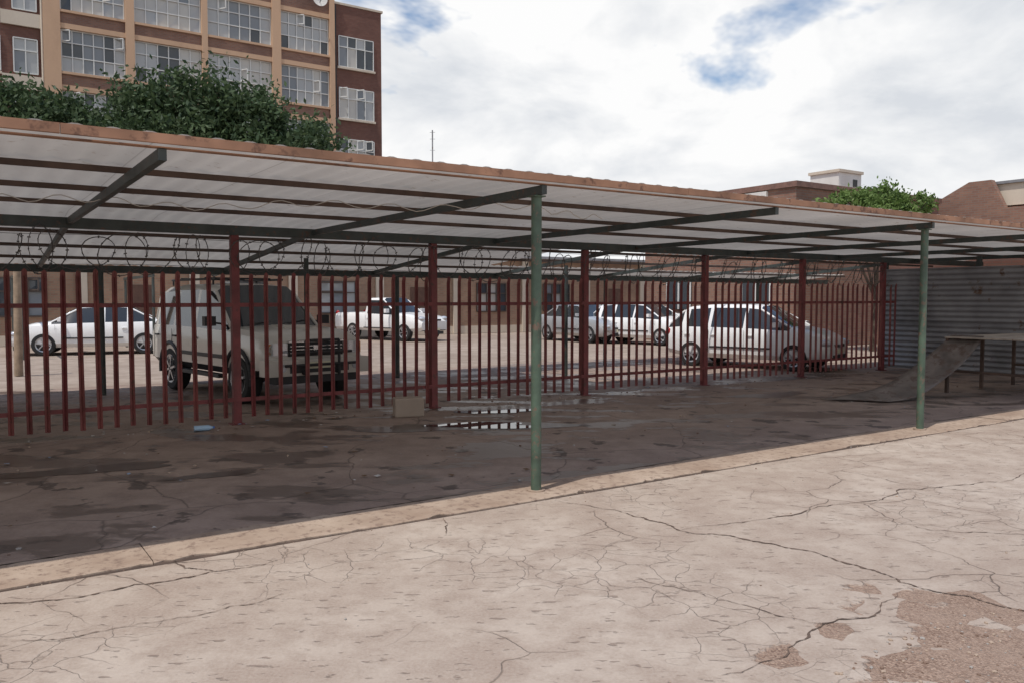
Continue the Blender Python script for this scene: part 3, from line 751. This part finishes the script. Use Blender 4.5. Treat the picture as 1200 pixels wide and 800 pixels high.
# ---------------------------------------------------------------- trees
def tree(name,pos,h,blobs,leafm,nleaf,ls,trunk_r=.22,seed=1):
    rr=np.random.RandomState(seed); e=empty(name,(pos[0],pos[1],0))
    b=MB(); fork=h*.32
    b.cyl((0,0,0),(0.1,0,fork),trunk_r,BARK,10,trunk_r*.75)
    for (x,y,z,r,_) in blobs:
        mid=Vector((x*.45,y*.45,fork+(z-fork)*.55)); b.cyl((.1,0,fork-.1),mid,trunk_r*.5,BARK,7,trunk_r*.3); b.cyl(mid,(x,y,z),trunk_r*.3,BARK,6,.03)
        for q in range(3):
            d=rr.normal(size=3); d/=np.linalg.norm(d); b.cyl(mid,Vector((x,y,z))+Vector(d*r*.7),trunk_r*.15,BARK,5,.015)
    b.obj('trunk_and_limbs',e,50)
    tot=sum(q[3]**2 for q in blobs); V_=[];F=[]
    for (x,y,z,r,fl) in blobs:
        nc=int(26+60*r*r/tot*2); n=int(nleaf*r*r/tot)
        d=rr.normal(size=(nc,3)); d/=np.linalg.norm(d,axis=1)[:,None]
        cr=r*(.45+.6*rr.rand(nc)**.6); cc=d*cr[:,None]*np.array([1,1,fl])+np.array([x,y,z])
        ci=rr.randint(0,nc,n); sz=r*(.10+.17*rr.rand(nc))
        off=rr.normal(size=(n,3))*sz[ci][:,None]*np.array([1,1,.7])
        P=cc[ci]+off
        a=rr.normal(size=(n,3)); a/=np.linalg.norm(a,axis=1)[:,None]
        c=np.cross(a,rr.normal(size=(n,3))); c/=np.linalg.norm(c,axis=1)[:,None]
        l=ls*(.6+.8*rr.rand(n))[:,None]; o=len(V_)
        q=np.stack([P-a*l,P-c*l*.45,P+a*l,P+c*l*.45],1).reshape(-1,3)
        V_.extend(q.tolist()); F.extend([(o+4*i,o+4*i+1,o+4*i+2,o+4*i+3) for i in range(n)])
    me=bpy.data.meshes.new('foliage'); me.from_pydata(V_,[],F); me.materials.append(leafm); o=bpy.data.objects.new('foliage',me); sc.collection.objects.link(o); o.parent=e
tree('tree',(-12.0,33.5),10.5,[(-2.6,0,8.3,2.0,.8),(-.9,-.5,9.0,2.0,.8),(1.2,.3,8.6,1.9,.8),(3.4,-.2,7.4,1.8,.8),(0,0,7.2,2.6,.8),(-3.4,.4,6.8,1.8,.8),(2.2,-1.0,6.4,1.8,.8),(-1.4,-1.6,7.0,1.9,.8)],LEAF,44000,.12,.28,3)
tree('tree',(-18.9,32),10,[(-2.0,0,8.4,1.8,.8),(0,0,8.4,1.9,.8),(1.7,0,8.0,1.6,.75),(3.3,.2,7.4,1.5,.8),(0,0,6.8,2.4,.8),(-3.8,0,8.3,2.0,.8)],LEAF,30000,.12,.28,5)
tree('tree',(-22.5,29),10,[(-1.5,0,8.3,2.0,.8),(1,0,8.2,2.0,.8),(0,0,6.2,2.4,.8)],LEAF,14000,.14,.26,8)
tree('bush_tree',(11.1,25.2),5,[(-.8,0,4.5,.6,.7),(.3,0,4.6,.7,.7),(1.2,0,4.45,.55,.7),(0,0,3.8,1.2,.6),(-1.4,0,4.3,.45,.7)],LEAF2,9000,.07,.10,9)

# ---------------------------------------------------------------- light + sky
EL=math.radians(67); az=ANG+math.radians(17)
d=Vector((math.cos(az)*math.cos(EL),math.sin(az)*math.cos(EL),-math.sin(EL)))
L=bpy.data.lights.new('sun','SUN'); L.energy=3.2; L.angle=math.radians(.7); L.color=(1,.955,.89)
lo=bpy.data.objects.new('sun',L); sc.collection.objects.link(lo); lo.rotation_euler=d.to_track_quat('-Z','Y').to_euler()
w=bpy.data.worlds.new('World'); sc.world=w; w.use_nodes=True; nt=w.node_tree; nt.nodes.clear()
class WM(M):
    def __init__(s): s.nt=nt; s.n=nt.nodes; s.l=nt.links; s._co=None
m=WM(); tc=m.new('ShaderNodeTexCoord'); sep=m.new('ShaderNodeSeparateXYZ'); m.link(tc.outputs['Generated'],sep.inputs[0])
sky=m.new('ShaderNodeTexSky'); sky.sky_type='NISHITA'; sky.sun_disc=False; sky.sun_elevation=EL; sky.sun_rotation=math.atan2(-d.x,-d.y)%(2*math.pi)
sk=m.new('ShaderNodeVectorMath',operation='SCALE'); m.link(sky.outputs[0],sk.inputs[0]); sk.inputs['Scale'].default_value=.14
zz=m.math('ADD',m.math('MAXIMUM',sep.outputs[2],0.0),.32)
cb=m.new('ShaderNodeCombineXYZ'); m.link(m.math('DIVIDE',sep.outputs[0],zz),cb.inputs[0]); m.link(m.math('DIVIDE',sep.outputs[1],zz),cb.inputs[1]); 
P=m.mapping((1,1,1),(2.3,.8,0),src=cb.outputs[0])
n1=m.noise(1.5,6,.58,.2,src=P)
dens=m.ramp(m.math('SUBTRACT',n1,m.math('MULTIPLY',m.math('SUBTRACT',sep.outputs[2],.29),.75)),.37,.44)
# billowing cloud shading: soft puffs, brighter tops and greyer bases
n2=m.noise(4.2,6,.55,.25,src=m.mapping((1,1,1.9),(.4,.2,.35),src=tc.outputs['Generated']))
cc=m.ramp(n2,.43,.62,(.985,.985,.985),(.70,.73,.775))
col=m.mix(dens,sk.outputs[0],cc)
bg=m.new('ShaderNodeBackground'); m.link(col,bg.inputs['Color']); bg.inputs['Strength'].default_value=1.0
ow=m.new('ShaderNodeOutputWorld'); m.link(bg.outputs[0],ow.inputs[0])

# ---------------------------------------------------------------- camera
c=bpy.data.cameras.new('camera'); c.sensor_width=36; c.lens=28.8; c.clip_end=3000; c.clip_start=.05
co=bpy.data.objects.new('camera',c); sc.collection.objects.link(co); co.location=(0,0,1.6); co.rotation_euler=(math.radians(90-2.98),0,0)
sc.camera=co
sc.view_settings.view_transform='Standard'; sc.view_settings.look='None'; sc.view_settings.exposure=0
